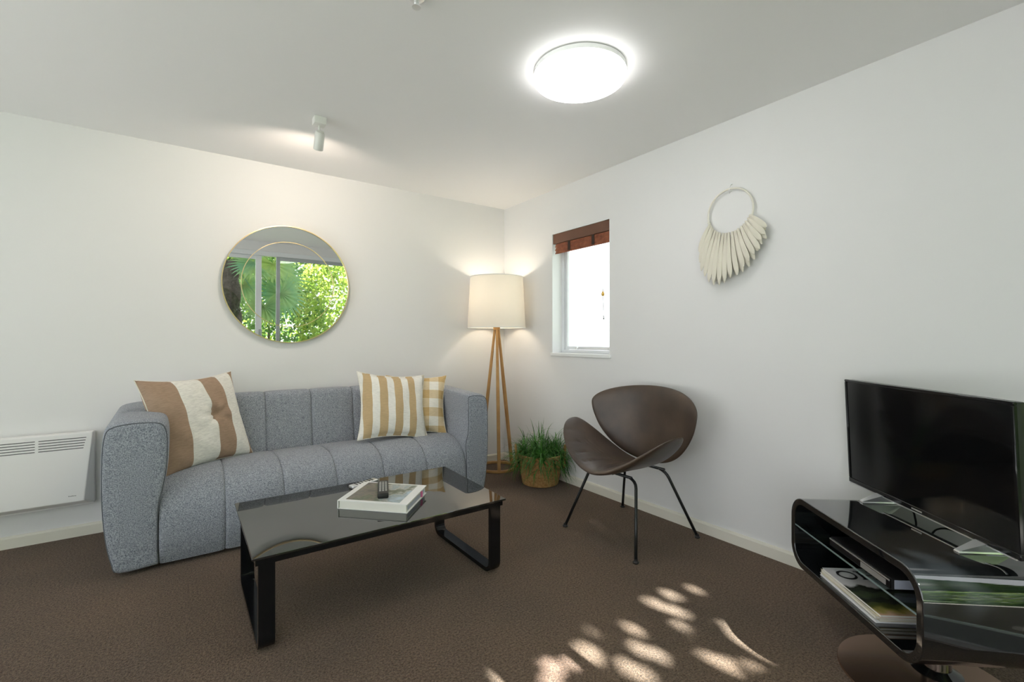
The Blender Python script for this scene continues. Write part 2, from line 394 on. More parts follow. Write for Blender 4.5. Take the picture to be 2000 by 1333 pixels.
def arm(side):
    # cross-section in (d, z): d = outward distance from the seat edge
    sec = [(.0, .02), (.155, .016), (.186, .07), (.210, .20), (.222, .38), (.222, .58), (.214, .69), (.192, .738), (.12, .754), (.04, .754), (-.022, .742), (-.050, .70), (-.056, .62), (-.048, .50), (-.024, .39), (0, .29)]
    if side > 0: sec = [(p[0]*.84 if p[0] > 0 else (.016 if p[1] > .45 else p[0]*.3), p[1]) for p in sec]
    else: sec = [(p[0] if p[0] > 0 else p[0]*.75, p[1]) for p in sec]
    S = spline([(p[0], p[1], 0) for p in sec] + [(sec[0][0], sec[0][1], 0)], 4)[:-1]
    cx, cz = .09, .38
    st = [(-.035, .94, .012), (-.06, .99, .02), (-.12, 1, .022), (-.30, 1, .016), (-.50, 1, .008), (-.70, 1, 0), (-.742, .997, -.001), (-.762, .985, -.004), (-.772, .966, -.006), (-.777, .945, -.008), (-.779, .90, -.008), (-.781, .6, -.008), (-.782, .0, 0)]
    n = len(S); V = []; F = []
    x_edge = SX[0] if side < 0 else SX[-1]
    for y, s, dz in st:
        for p in S:
            d = cx + (p.x - cx) * (1 - (1 - s) * (1.0 if s < .9 else 1.6)); z = cz + (p.y - cz) * (1 - (1 - s) * (1.0 if s < .9 else .75))
            if p.y > .5: z += dz
            V.append((x_edge + side * d, y, max(z, .012)))
    for i in range(len(st) - 1):
        for k in range(n): F.append((i*n+k, i*n+(k+1) % n, (i+1)*n+(k+1) % n, (i+1)*n+k))
    F.append(tuple(range(n)))
    a = mk('arm', (V, F), M['tweed'], sofa, 0)
    ring = [V[8*n + k] for k in range(n) if V[8*n+k][2] > .03]
    k0 = max(range(len(ring)), key=lambda i: (Vector(ring[i]) - Vector(ring[i-1])).length)
    ring = ring[k0:] + ring[:k0]
    mk('piping', tube(ring, .0028, 6), M['piping'], a, 0)
arm(-1); arm(1)

# ------------------------------------------------------------------ cushions
def pillow(name, label, w_, h_, th, mat, o, ex, ey, flange=0.0, dent=None, seed=0, edge=None):
    rnd = random.Random(seed); ph = [rnd.uniform(0, 6.28) for _ in range(8)]
    ex = Vector(ex).normalized(); ey = Vector(ey); ey = (ey - ex * ey.dot(ex)).normalized(); ez = ex.cross(ey)
    n = 40; V = []; F = []; idx = {}
    def pos(i, j, s):
        u = 2*i/n - 1; v = 2*j/n - 1
        k = .115
        x = u * w_/2 * (1 - k * (1 - v*v) * abs(u)**1.5); y = v * h_/2 * (1 - k * (1 - u*u) * abs(v)**1.5)
        f = 1 - flange
        a = min(abs(u)/f, 1); b = min(abs(v)/f, 1)
        t = th/2 * ((1 - a**2.4) * (1 - b**2.4))**.5
        wr = .006*math.sin(9*u + 4*v + ph[0]) * math.sin(7*v + ph[1]) + .004*math.sin(26*v + 3*u + ph[2]) * max(0, abs(u) - .45) + .004*math.sin(24*u + ph[3]) * max(0, abs(v) - .5)
        t += wr * (1 - a**6) * (1 - b**6)
        if dent and s > 0:
            du, dv = u - dent[0], v - dent[1]; r = math.hypot(du, dv); an = math.atan2(dv, du)
            t -= .035 * math.exp(-(r/.13)**2) + .010 * math.exp(-(r/.35)**2) * math.cos(7*an + ph[4])
        if flange: t += .0025 + .004*math.sin(17*u + 13*v + ph[5]) * max(a**8, b**8) * s
        return (x, y, s * max(t, .0015))
    for s in (1, -1):
        for i in range(n+1):
            for j in range(n+1):
                if s < 0 and (i in (0, n) or j in (0, n)) and not flange: idx[(i, j, s)] = idx[(i, j, 1)]
                else: idx[(i, j, s)] = len(V); V.append(pos(i, j, s))
        for i in range(n):
            for j in range(n):
                q = (idx[i,j,s], idx[i+1,j,s], idx[i+1,j+1,s], idx[i,j+1,s]); F.append(q if s > 0 else q[::-1])
    if flange:
        bd = [(i, 0) for i in range(n)] + [(n, j) for j in range(n)] + [(i, n) for i in range(n, 0, -1)] + [(0, j) for j in range(n, 0, -1)]
        for a, b in zip(bd, bd[1:] + bd[:1]): F.append((idx[a[0],a[1],1], idx[a[0],a[1],-1], idx[b[0],b[1],-1], idx[b[0],b[1],1]))
    c = mk(name, (V, F), mat, None, 0)
    Mx = Matrix((ex, ey, ez)).transposed().to_4x4(); Mx.translation = Vector(o); c.matrix_world = Mx
    tag(c, label, 'cushion', 'cushions on the sofa')
    # welt cord round the edge
    bd = [(i, 0) for i in range(n)] + [(n, j) for j in range(n)] + [(i, n) for i in range(n, 0, -1)] + [(0, j) for j in range(n, 0, -1)]
    pts = []
    for i, j in bd: pts.append((pos(i, j, 1)[0], pos(i, j, 1)[1], 0))
    mk('piping', tube(pts, .003, 5, True), edge or M['jute'], c, 0, local=True)
    return c
tan1 = (.42, .295, .215); cr = (.88, .86, .81)
mA = stripes('brown_striped_linen', [(0, tan1), (.5-.128, cr), (.5+.028, tan1), (.5+.142, cr), (.5+.252, tan1)], noise=.7)
pillow('cushion', 'large white cushion with broad brown stripes and a central knot, beside the left arm', .58, .56, .19, mA, (-2.452, -.385, .672),
       (.42, .30, .01), (-.10, .13, .47), dent=(.17, .03), seed=3)
tn = (.58, .43, .25)
st = [(0, cr)]
for a_, b_ in ((-.226, -.168), (-.1175, -.059), (-.008, .047), (.101, .154)): st += [(.5+a_, tn), (.5+b_, cr)]
st.append((.5+.232, (.62, .57, .48)))
mB = stripes('beige_striped_cotton', st, noise=.45)
pillow('cushion', 'cream and beige narrow-striped square cushion with frayed edge', .52, .49, .135, mB, (-1.280, -.430, .668), (.52, -.01, -.048), (.075, .16, .46), flange=.05, seed=5)
st = []; x = .5 - .24; k = 1
for wd in [.068]*7: st.append((max(x, 0), ((.93, .91, .87), (.78, .65, .45))[k % 2])); x += wd; k += 1
st[0] = (0, st[0][1])
mC = stripes('beige_check_cotton', st, noise=.4, check=True)
pillow('cushion', 'beige and cream checked cushion half hidden behind the striped one', .47, .46, .13, mC, (-1.062, -.335, .650), (.43, -.19, -.01), (.05, .15, .46), flange=.045, seed=9)

# ------------------------------------------------------------------ coffee table
tx0, tx1, ty0, ty1, tz = -2.335, -1.232, -1.805, -1.152, .372
tab = thing('coffee_table', 'low black glass coffee table on loop legs in front of the sofa', 'table', ((tx0+tx1)/2, (ty0+ty1)/2, 0))
TT = R(1.2); tyc = (ty0+ty1)/2                  # the glass stands a touch higher on the sofa side
def tilt(vf): return [(v[0], v[1], v[2] + math.tan(TT)*(v[1]-tyc)) for v in vf[0]], vf[1]
def on_top(y): return tz + math.tan(TT)*(y-tyc) + .0008
mk('table_top', tilt(box(tx0, tx1, ty0, ty1, tz-.009, tz, .002, 2)), M['table_glass'], tab)
f0, f1 = ty0+.012, ty1-.012; g0, g1 = tx0+.012, tx1-.012
mk('apron', tilt(join(box(g0, g1, f0, f0+.022, tz-.034, tz-.010), box(g0, g1, f1-.022, f1, tz-.034, tz-.010), box(g0, g0+.03, f0+.022, f1-.022, tz-.034, tz-.010), box(g1-.03, g1, f0+.022, f1-.022, tz-.034, tz-.010))), M['leg_black'], tab)
def legloop(xa, xb):
    yo0, yo1 = ty0+.018, ty1-.018; zt = tz-.034; r = .055; th = .020
    out = []; inn = []
    def u(y0, y1, z0, rr):
        pts = [(y0, zt)]
        for k in range(9): q = R(180 + 90*k/8); pts.append((y0+rr+rr*math.cos(q), z0+rr+rr*math.sin(q)))
        for k in range(9): q = R(270 + 90*k/8); pts.append((y1-rr+rr*math.cos(q), z0+rr+rr*math.sin(q)))
        pts.append((y1, zt)); return pts
    a = u(yo0, yo1, .002, r); b = u(yo0+th, yo1-th, .002+th, r-th)
    n = len(a); V = []; F = []
    for (y, z) in a: V += [(xa, y, z), (xb, y, z)]
    for (y, z) in b: V += [(xa, y, z), (xb, y, z)]
    for i in range(n-1):
        F += [(2*i, 2*i+2, 2*i+3, 2*i+1), (2*n+2*i, 2*n+2*i+1, 2*n+2*i+3, 2*n+2*i+2), (2*i, 2*n+2*i, 2*n+2*i+2, 2*i+2), (2*i+1, 2*i+3, 2*n+2*i+3, 2*n+2*i+1)]
    F += [(0, 1, 2*n+1, 2*n), (2*n-2, 4*n-2, 4*n-1, 2*n-1)]
    mk('leg', ([(v[0], v[1], v[2] + (math.tan(TT)*(v[1]-tyc) if v[2] > zt-.001 else 0)) for v in V], F), M['leg_black'], tab, 35)
legloop(tx0+.022, tx0+.078); legloop(tx1-.078, tx1-.022)

# book and remotes
Z0 = tz + .0005
def lay_flat(o): o.rotation_euler = (Matrix.Rotation(TT, 3, 'X') @ Matrix.Rotation(o.rotation_euler.z, 3, 'Z')).to_euler()
bk = thing('book', 'thick white hardback book with a landscape cover on the coffee table', 'book', (-1.74, -1.505, on_top(-1.505)), math.atan2(-.23, .241)); lay_flat(bk)
bw, bh, bt = .333, .270, .040
mk('page_block', box(-bw/2+.006, bw/2-.006, -bh/2+.005, bh/2-.006, .003, bt-.003), M['paper'], bk, local=True)
mk('cover', join(box(-bw/2, bw/2, -bh/2, bh/2, 0, .003), box(-bw/2, bw/2, -bh/2, bh/2, bt-.003, bt), box(-bw/2-.002, -bw/2+.003, -bh/2, bh/2, 0.001, bt-.001)), M['cover_white'], bk, local=True)
def cover_photo():
    m, N, L, b = new_mat('cover_photo'); tc = N.new('ShaderNodeTexCoord')
    n = N.new('ShaderNodeTexNoise'); n.inputs['Scale'].default_value = 14; n.inputs['Detail'].default_value = 6
    L.new(tc.outputs['Object'], n.inputs['Vector'])
    sp = N.new('ShaderNodeSeparateXYZ'); L.new(tc.outputs['Object'], sp.inputs[0])
    ma = N.new('ShaderNodeMath'); ma.operation = 'MULTIPLY_ADD'; ma.inputs[1].default_value = 1.3; L.new(sp.outputs['X'], ma.inputs[0]); L.new(n.outputs['Fac'], ma.inputs[2])
    r = N.new('ShaderNodeValToRGB'); e = r.color_ramp.elements
    e[0].position = .25; e[0].color = (.10, .095, .10, 1); e[1].position = .8; e[1].color = (.45, .55, .63, 1)
    for p, c in ((.38, (.20, .17, .13)), (.46, (.10, .12, .08)), (.55, (.16, .18, .12)), (.63, (.50, .50, .47)), (.68, (.30, .36, .38))):
        q = e.new(p); q.color = (*c, 1)
    L.new(ma.outputs[0], r.inputs['Fac']); L.new(r.outputs[0], b.inputs['Base Color']); b.inputs['Roughness'].default_value = .3
    return m
mk('cover_picture', box(-bw/2+.03, bw/2-.042, -bh/2+.018, bh/2-.012, bt, bt+.0006), cover_photo(), bk, local=True)
mk('bookmark', box(bw/2-.006, bw/2+.004, bh/2-.075, bh/2-.068, .006, .034), pbr('pink_ribbon', (.75, .18, .38), .6), bk, local=True)
mk('edge_print', box(bw/2-.0065, bw/2-.004, -bh/2+.02, bh/2-.02, .008, .026), pbr('grey_print', (.42, .44, .52), .6), bk, local=True)
def remote(name, label, loc, rz, l, wd, t, body, keys, nrow):
    r = thing(name, label, 'remote control', loc, rz); lay_flat(r)
    mk('body', box(-wd/2, wd/2, -l/2, l/2, 0, t, .006, 3), body, r, 40, local=True)
    proto = None
    for i in range(nrow):
        for j in range(3):
            x = (j-1) * wd*.27; y = -l/2 + l*.2 + i * l*.72/nrow
            if proto is None: proto = box(-wd*.09, wd*.09, -l*.02, l*.02, 0, .003, .001, 1)
            kk = mk('button', xf(proto, Matrix.Translation((x, y, t-.0006))), keys, r, local=True)
    return r
grey_key = pbr('grey_rubber', (.48, .48, .46), .6)
remote('remote_control', 'black remote control with grey buttons lying on the book', (-1.742, -1.495, on_top(-1.495)+bt+.0012), R(-20), .20, .05, .024, M['black_plastic'], grey_key, 8)
remote('remote_control', 'silver remote control on the glass table behind the book', (-1.748, -1.222, on_top(-1.222)), R(-72), .16, .042, .016, M['silver'], M['black_plastic'], 6)

# ------------------------------------------------------------------ wall mirror
mir = thing('mirror', 'large round gold-rimmed mirror with an inner gold ring above the sofa', 'mirror', (-1.900, -.004, 1.546))
mir.rotation_euler = (R(1.07), 0, 0)
RR = .420
def disc(r0, y0, y1, n=96):
    V = [(r0*math.cos(2*math.pi*k/n), y0, r0*math.sin(2*math.pi*k/n)) for k in range(n)] + [(r0*math.cos(2*math.pi*k/n), y1, r0*math.sin(2*math.pi*k/n)) for k in range(n)]
    return V, [tuple(range(n)), tuple(range(2*n-1, n-1, -1))] + [(k, (k+1) % n, n+(k+1) % n, n+k) for k in range(n)]
def annulus(ra, rb, y0, y1, n=96):
    V = []; F = []
    for (r, y) in ((ra, y0), (rb, y0), (rb, y1), (ra, y1)):
        V += [(r*math.cos(2*math.pi*k/n), y, r*math.sin(2*math.pi*k/n)) for k in range(n)]
    for i in range(4):
        for k in range(n): F.append((i*n+k, i*n+(k+1) % n, ((i+1) % 4)*n+(k+1) % n, ((i+1) % 4)*n+k))
    return V, F
mirror_m = pbr('mirror_silver', (.93, .95, .94), 0.0, 1.0)
mk('backing', disc(RR-.01, -.012, -.020), M['black_plastic'], mir, 30, local=True)
mk('mirror_glass', disc(RR-.004, -.0205, -.026), mirror_m, mir, 30, local=True)
mk('rim', annulus(RR-.006, RR, -.012, -.036), M['gold'], mir, 30, local=True)
mk('inner_ring', annulus(.302, .306, -.026, -.031), M['gold'], mir, 30, local=True)

# ------------------------------------------------------------------ panel heater
ht = thing('panel_heater', 'white wall-mounted panel heater with top vents left of the sofa', 'heater', (-3.30, -.0, .19))
hx0, hx1 = -3.72, -2.953
mk('body', box(hx0, hx1, -.052, -.002, .192, .613, .006, 2), M['radiator'], ht, 40)
zt_, zb_ = .620, .228
V = [(hx0, -.052, zt_), (hx1, -.052, zt_), (hx1, -.052, .20), (hx0, -.052, .20),
     (hx0+.004, -.078, zt_-.006), (hx1-.004, -.078, zt_-.006), (hx1-.040, -.100, zb_), (hx0+.040, -.100, zb_)]
fp = mk('front_panel', (V, [(3,2,1,0), (4,5,6,7), (0,1,5,4), (1,2,6,5), (2,3,7,6), (3,0,4,7)]), M['radiator'], ht)
bev = fp.modifiers.new('bevel', 'BEVEL'); bev.width = .004; bev.segments = 2
def face_y(z): return -.078 + (zt_-.006 - z)/(zt_-.006-zb_) * (-.022)
for sx0, sx1 in ((-3.182, -2.985), (-3.40, -3.196), (-3.62, -3.414)):
    for r_ in range(5):
        z = .586 - r_*.0145; y = face_y(z)
        xe = sx1 - (r_*.003 if sx1 > -3 else 0)
        mk('vent_slot', box(sx0, xe, y-.0008, y+.004, z-.0022, z+.0022), M['slot'], ht)
z = .262; mk('maker_mark', join(*[box(-3.058+i*.0048, -3.058+i*.0048+.0032, face_y(z)-.0006, face_y(z)+.002, z-.0018, z+.0018+(.0015 if i in (0, 3) else 0)) for i in range(7)]), M['slot'], ht)

# ------------------------------------------------------------------ ceiling light, spot, sprinkler
cl = thing('ceiling_light', 'round flush white ceiling light, switched on', 'ceiling light', (-1.035, -2.120, H))
mk('base_ring', lathe([(.205, -.002), (.212, -.006), (.212, -.026), (.20, -.028)], (-1.035, -2.120, H), 64), M['white'], cl, 30)
dome = [(.205, -.028), (.2135, -.030), (.214, -.038), (.208, -.047), (.185, -.055), (.152, -.061), (.150, -.0605), (.148, -.0575), (.146, -.062), (.11, -.069), (.05, -.075), (.006, -.076)]
mk('diffuser', lathe(dome, (-1.035, -2.120, H), 64), emit('lit_diffuser', (1, .99, .97), 12.0), cl, 0)

sp = thing('spotlight', 'small white ceiling spotlight aimed at the wall over the mirror', 'spotlight', (-1.905, -.93, H))
sx_, sy_ = -1.905, -.93
mk('mounting_box', box(sx_-.032, sx_+.032, sy_-.032, sy_+.032, H-.042, H-.001, .003, 2), M['spot_white'], sp, 40)
mk('stem', tube([(sx_, sy_, H-.042), (sx_, sy_, H-.085)], .006, 10), M['spot_white'], sp, 40)
ax = Vector((.04, .62, -.78)).normalized(); hc = Vector((sx_, sy_+.004, H-.128))
q = ax.to_track_quat('Z', 'Y').to_matrix().to_4x4(); q.translation = hc
head = lathe([(.010, -.055), (.021, -.052), (.026, -.040), (.0265, .048), (.024, .05), (.023, .030)], n=28)
mk('head', xf(head, q), M['spot_white'], sp, 35)
mk('bulb', xf(lathe([(.002, .0315), (.0225, .0312), (.0225, .034), (.002, .037)], n=24), q), emit('spot_bulb', (1, .80, .58), 60), sp, 35)
ld = bpy.data.lights.new('spotlight_beam', 'SPOT'); ld.energy = 17; ld.color = (1, .84, .70); ld.spot_size = R(150); ld.spot_blend = .55; ld.shadow_soft_size = .02
lo = link(bpy.data.objects.new('spotlight_beam', ld)); lo.location = hc + ax*.056 - Vector(sp.location); lo.parent = sp
lo.rotation_euler = (-Vector((.02, .86, -.48))).to_track_quat('Z', 'Y').to_euler()

spr = thing('sprinkler', 'small grey ceiling sprinkler head at the top edge', 'sprinkler', (-1.843, -2.115, H))
mk('rosette', lathe([(.030, -.001), (.030, -.004), (.014, -.010)], (-1.843, -2.115, H), 28), M['silver'], spr, 35)
mk('nozzle', lathe([(.009, -.009), (.009, -.026), (.004, -.032), (.004, -.036), (.016, -.037), (.016, -.039)], (-1.843, -2.115, H), 20), M['silver'], spr, 35)

# ------------------------------------------------------------------ floor lamp
lx, ly = -.268, -.268
lamp = thing('floor_lamp', 'tripod floor lamp with oak legs and a white drum shade, lit, in the corner', 'lamp', (-.238, -.230, 0))
rb = .165
mk('base_ring', [*(lambda a: a)(lathe([(rb-.016, .003), (rb+.010, .003), (rb+.012, .010), (rb+.010, .022), (rb-.016, .022), (rb-.018, .012), (rb-.016, .003)], (-.238, -.230, 0), 56, False, False))], M['oak'], lamp, 40)
top = Vector((lx+.002, ly+.002, 1.26))
for a in (-63, 57, 177):                      # feet on the ring
    a = R(a - 54.6)
    p = Vector((-.238 + rb*math.cos(a), -.230 + rb*math.sin(a), .018)); tp = top + Vector((math.cos(a), math.sin(a), 0))*.016
    d = (tp - p).normalized(); s = Vector((math.cos(a+R(90)), math.sin(a+R(90)), 0)); n_ = d.cross(s)
    V = []
    for c, wd in ((p, .0135), (p.lerp(tp, .5), .0145), (tp, .010)):
        for (i, j) in ((-1,-1), (1,-1), (1,1), (-1,1)): V.append(tuple(c + s*i*wd + n_*j*wd*.8))
    F = [(0,1,2,3), (8,11,10,9)] + [(4*k+i, 4*k+(i+1) % 4, 4*k+4+(i+1) % 4, 4*k+4+i) for k in (0, 1) for i in range(4)]
    lg = mk('leg', (V, F), M['oak'], lamp); bv = lg.modifiers.new('bevel', 'BEVEL'); bv.width = .003; bv.segments = 2
mk('collar', lathe([(.030, 1.235), (.030, 1.275), (.012, 1.285), (.012, 1.40)], (lx, ly, 0), 24), M['oak'], lamp, 35)
m, N, L, b = new_mat('linen_shade'); b.inputs['Base Color'].default_value = (.86, .84, .80, 1); b.inputs['Roughness'].default_value = .9
tcn = N.new('ShaderNodeTexCoord'); nn = N.new('ShaderNodeTexNoise'); nn.inputs['Scale'].default_value = 220
L.new(tcn.outputs['Object'], nn.inputs['Vector']); bp = N.new('ShaderNodeBump'); bp.inputs['Strength'].default_value = .1; L.new(nn.outputs['Fac'], bp.inputs['Height']); L.new(bp.outputs['Normal'], b.inputs['Normal'])
t = N.new('ShaderNodeBsdfTranslucent'); t.inputs[0].default_value = (.88, .85, .79, 1)
x = N.new('ShaderNodeMixShader'); x.inputs[0].default_value = .38
L.new(b.outputs[0], x.inputs[1]); L.new(t.outputs[0], x.inputs[2]); L.new(x.outputs[0], N['Material Output'].inputs[0]); M['shade'] = m
zb, zt = 1.252, 1.700
mk('shade', lathe([(.256, zb), (.232, zt), (.230, zt), (.254, zb), (.256, zb)], (lx, ly, 0), 72, False, False), M['shade'], lamp, 40)
for rr_, z_ in ((.2555, zb+.003), (.2315, zt-.003)): mk('shade_hoop', tube([(lx+rr_*math.cos(2*math.pi*k/64), ly+rr_*math.sin(2*math.pi*k/64), z_) for k in range(64)], .0035, 6, True), M['white'], lamp, 0)
for a in (0, 120, 240): mk('shade_spoke', tube([(lx, ly, 1.40), (lx+.253*math.cos(R(a)), ly+.253*math.sin(R(a)), zb+.006)], .002, 5), M['white'], lamp, 0)
mk('bulb', lathe([(.012, 1.40), (.014, 1.43), (.030, 1.465), (.030, 1.485), (.018, 1.51), (.004, 1.516)], (lx, ly, 0), 20), emit('lamp_bulb', (1, .78, .5), 40), lamp, 0)
ld = bpy.data.lights.new('floor_lamp_glow', 'POINT'); ld.energy = 3.8; ld.color = (1, .90, .75); ld.shadow_soft_size = .035
lo = link(bpy.data.objects.new('floor_lamp_glow', ld)); lo.parent = lamp; lo.location = (lx+.238, ly+.230, 1.56)

# ------------------------------------------------------------------ basket plant
pc = (-.195, -.79)
pot = thing('potted_plant', 'leafy green grass plant in a woven seagrass basket by the lamp', 'plant', (pc[0], pc[1], 0))
prof = [(.0, .003), (.130, .003)]
nr = 17
for k in range(nr*4 + 1):
    z = .006 + .235*k/(nr*4); t = z/.24
    r = .138 + .040*t**.8 + .0035*abs(math.sin(math.pi*k/4)); prof.append((r, z))
prof += [(.172, .246), (.165, .240), (.162, .20), (.0, .195)]
mk('basket', lathe(prof, (pc[0], pc[1], 0), 48, False, False), M['rope'], pot, 0)
mk('soil', lathe([(.0, .20), (.163, .20), (.163, .206), (.0, .212)], (pc[0], pc[1], 0), 32, False, False), M['soil'], pot, 0)
for a in (-38, 142):
    a = R(a); c, s_ = math.cos(a), math.sin(a); tx, ty_ = -s_, c
    pts = []
    for k in range(15):
        q = math.pi*k/14; pts.append((pc[0] + c*(.186+.012*math.sin(q)) + tx*.055*math.cos(q), pc[1] + s_*(.186+.012*math.sin(q)) + ty_*.055*math.cos(q), .14 + .165*math.sin(q)**.8))
    mk('handle', tube(pts, .009, 8), M['rope'], pot, 0)
V = []; F = []
rg = random.Random(11)
def blade(p, d, L_, w0, droop):
    n = len(V); side = Vector((-d.y, d.x, 0)); side = side.normalized() if side.length > 1e-4 else Vector((1, 0, 0)); q = Vector(p); dd = Vector(d)
    K = 6
    for k in range(K+1):
        t = k/K; ww = w0*(1 - t**1.6) + .0003
        for sg in (-1, 0, 1):
            v = q + side*sg*ww + Vector((0, 0, -.25*ww if sg == 0 else 0))
            V.append((min(v.x, -.017), v.y, v.z))
        q = q + dd * L_/K; dd = (dd + Vector((0, 0, -droop/K))).normalized()
    for k in range(K):
        for c in (0, 1): F.append((n+3*k+c, n+3*k+c+1, n+3*k+4+c, n+3*k+3+c))
for tuft in range(44):
    a = rg.uniform(0, 6.28); r = .145*math.sqrt(rg.random()); hgt = rg.uniform(.20, .335) - r*.4
    cx_, cy_ = pc[0] + r*math.cos(a)*1.15, pc[1] + r*math.sin(a)*1.35
    for k in range(26):
        b_ = rg.uniform(0, 6.28); el = R(rg.uniform(-25, 60)) if rg.random() < .85 else R(rg.uniform(40, 85))
        d = Vector((math.cos(b_)*math.cos(el) + .35*math.cos(a)*r/.145, math.sin(b_)*math.cos(el) + .35*math.sin(a)*r/.145, math.sin(el))).normalized()
        blade((cx_, cy_, hgt + rg.uniform(-.05, .03)), d, rg.uniform(.13, .25), rg.uniform(.0030, .0052), rg.uniform(.9, 2.4))
for k in range(5): blade((pc[0] + rg.uniform(-.05, .05), pc[1] + rg.uniform(-.05, .05), .36), Vector((rg.uniform(-.3, .3), rg.uniform(-.3, .3), 1)).normalized(), rg.uniform(.13, .19), .0045, .1)
V2 = [(v[0]-pc[0], v[1]-pc[1], v[2]) for v in V]
fo = raw('foliage', (V2, F), M['grass'], pot, True); fo['kind'] = 'stuff'

# ------------------------------------------------------------------ lounge chair
ch = thing('lounge_chair', 'brown leather petal-shaped lounge chair on thin black metal legs', 'chair', (-.35, -1.832, 0))
cy = -1.832
def petal(bend, aw, bu, bl, pu, pl, th, crease=False):
    """outline disc -> bent padded shell; bend(v,w)->Vector world point of mid-surface and normal by finite differences"""
    nr, na = 26, 160; V = []; F = []
    def mid(rho, th_):
        c, s = math.cos(th_), math.sin(th_)
        v = rho*math.copysign(abs(c)**.92, c); wv = rho*(bu*abs(s)**pu if s > 0 else -bl*abs(s)**pl)
        return v, wv
    def P(v, wv): return bend(v, wv)
    def nrm(v, wv):
        e = .004; a = P(v+e, wv) - P(v-e, wv); b_ = P(v, wv+e) - P(v, wv-e); return a.cross(b_).normalized()
    rings = []
    for side in (1, -1):
        for i in range(nr + 1):
            rho = math.sin(math.pi/2*i/nr)
            if side < 0 and i == nr: rings.append(rings[nr]); continue
            row = []
            for k in range(na if i else 1):
                v, wv = mid(rho, 2*math.pi*k/na); t = th/2*(1 - rho**5)**.5
                if crease and side < 0: t -= .014*max(0, math.cos(2*math.pi*(v + .35*wv)/.20 + .8))**20 * max(0, min(1, -wv/bl*2.2)) * (1 - rho**5)*(.4 + .6*max(0, v + .2))
                row.append(len(V)); V.append(tuple(P(v, wv) + nrm(v, wv)*t*side))
            rings.append(row)
    for s in (0, 1):
        rr = rings[s*(nr+1):(s+1)*(nr+1)]
        for i in range(nr):
            for k in range(na):
                k2 = (k+1) % na
                if i == 0: F.append((rr[0][0], rr[1][k], rr[1][k2]))
                else: F.append((rr[i][k], rr[i+1][k], rr[i+1][k2], rr[i][k2]))
    return V, F
def seat_b(v, wv):        # wv<0 forward
    z = .405 + .235*abs(v)**1.75 - .10*wv*0 + (.035*max(0, -wv/.27)**2*(-.4)) + .05*max(0, -wv)
    return Vector((-.405 + wv - .02*v*v, cy + v*.400, z))
mk('seat', petal(seat_b, .4, .16, .275, 1.0, .95, .042, True), M['leather'], ch, 0)
def back_b(v, wv):        # wv up
    x = -.115 - .155*abs(v)**1.8 + .10*wv - .10*max(0, -wv-.1)
    return Vector((x, cy - v*.395, .735 + wv))
mk('backrest', petal(back_b, .395, .125, .340, .95, 1.22, .040), M['leather'], ch, 0)
feet = [(-.613, -1.552), (-.634, -2.115), (-.098, -2.118), (-.068, -1.531)]
tops = [(-.50, -1.66), (-.50, -2.005), (-.21, -1.985), (-.21, -1.68)]
for (fx_, fy_), (tx_, ty_) in zip(feet, tops):
    f = Vector((fx_, fy_, .008)); t_ = Vector((tx_, ty_, .372)); k_ = Vector((tx_, ty_ + (.05 if ty_ < cy else -.05), .380))
    pts = [f, f.lerp(t_, .5), f.lerp(t_, .9)] + [(f.lerp(t_, .9)*(1-s)**2 + t_*2*s*(1-s) + k_*s*s) for s in (.25, .5, .75, 1)]
    lg = mk('leg', tube(pts, .0085, 10), M['black_metal'], ch, 0)
    mk('foot_cap', lathe([(.016, 0.001), (.017, .006), (.010, .012), (.009, .022)], (fx_, fy_, 0), 16), M['black_plastic'], lg, 35)
mk('crossbar', tube([(-.50, -1.69, .380), (-.50, -1.975, .380)], .0085, 10), M['black_metal'], ch, 0)
mk('crossbar', tube([(-.21, -1.69, .380), (-.21, -1.975, .380)], .0085, 10), M['black_metal'], ch, 0)
mk('back_bracket', join(tube([(-.50, cy, .374), (-.20, cy, .374), (-.13, cy, .40), (-.10, cy, .50), (-.085, cy, .66)], .010, 8)), M['black_metal'], ch, 0)

# ------------------------------------------------------------------ TV bench (local frame: x = depth to the right, y = along, far end +)
TB = (-.824, -3.297, 0); TR = math.atan2(-.64, .768)
bench = thing('tv_bench', 'glossy black curved loop television bench on a polished steel base', 'tv bench', TB, TR)
LN, DP, z0, z1, tk = .72, .40, .188, .480, .026
o_ = rrect(0, LN, z0, z1, .088, 10); i_ = rrect(tk, LN-tk, z0+tk, z1-tk, .088-tk+.004, 10); n = len(o_)
V = []; F = []
for x in (0, DP):
    V += [(x, p[0], p[1]) for p in o_] + [(x, p[0], p[1]) for p in i_]
for k in range(n):
    k2 = (k+1) % n
    F += [(k, k2, n+k2, n+k), (2*n+k, 3*n+k, 3*n+k2, 2*n+k2), (k, 2*n+k, 2*n+k2, k2), (n+k, n+k2, 3*n+k2, 3*n+k)]
fr = mk('loop_frame', (V, F), M['black_gloss'], bench, 40, local=True)
bv = fr.modifiers.new('bevel', 'BEVEL'); bv.harden_normals = True; bv.width = .004; bv.segments = 2; bv.limit_method = 'ANGLE'; bv.angle_limit = R(50)
mk('glass_shelf', box(.006, DP-.02, tk-.004, LN-tk+.004, .350, .356, .001, 1), M['shelf_glass'], bench, local=True)
mk('shelf_edge', box(.0045, .0062, tk-.004, LN-tk+.004, .3502, .3558), pbr('glass_edge', (.20, .27, .26), .2), bench, local=True)
mk('back_panel', box(DP-.012, DP-.004, tk, LN-tk, z0+tk, z1-tk), M['black_plastic'], bench, local=True)
mk('pedestal', lathe([(.07, .014), (.04, .03), (.04, .15), (.09, z0)], (.27, .30, 0), 36), M['black_gloss'], bench, 40, local=True)
mk('base_plate', lathe([(.0, .002), (.243, .002), (.246, .006), (.244, .011), (.0, .014)], (.20, .25, 0), 72, False, False), M['bronze'], bench, 40, local=True)

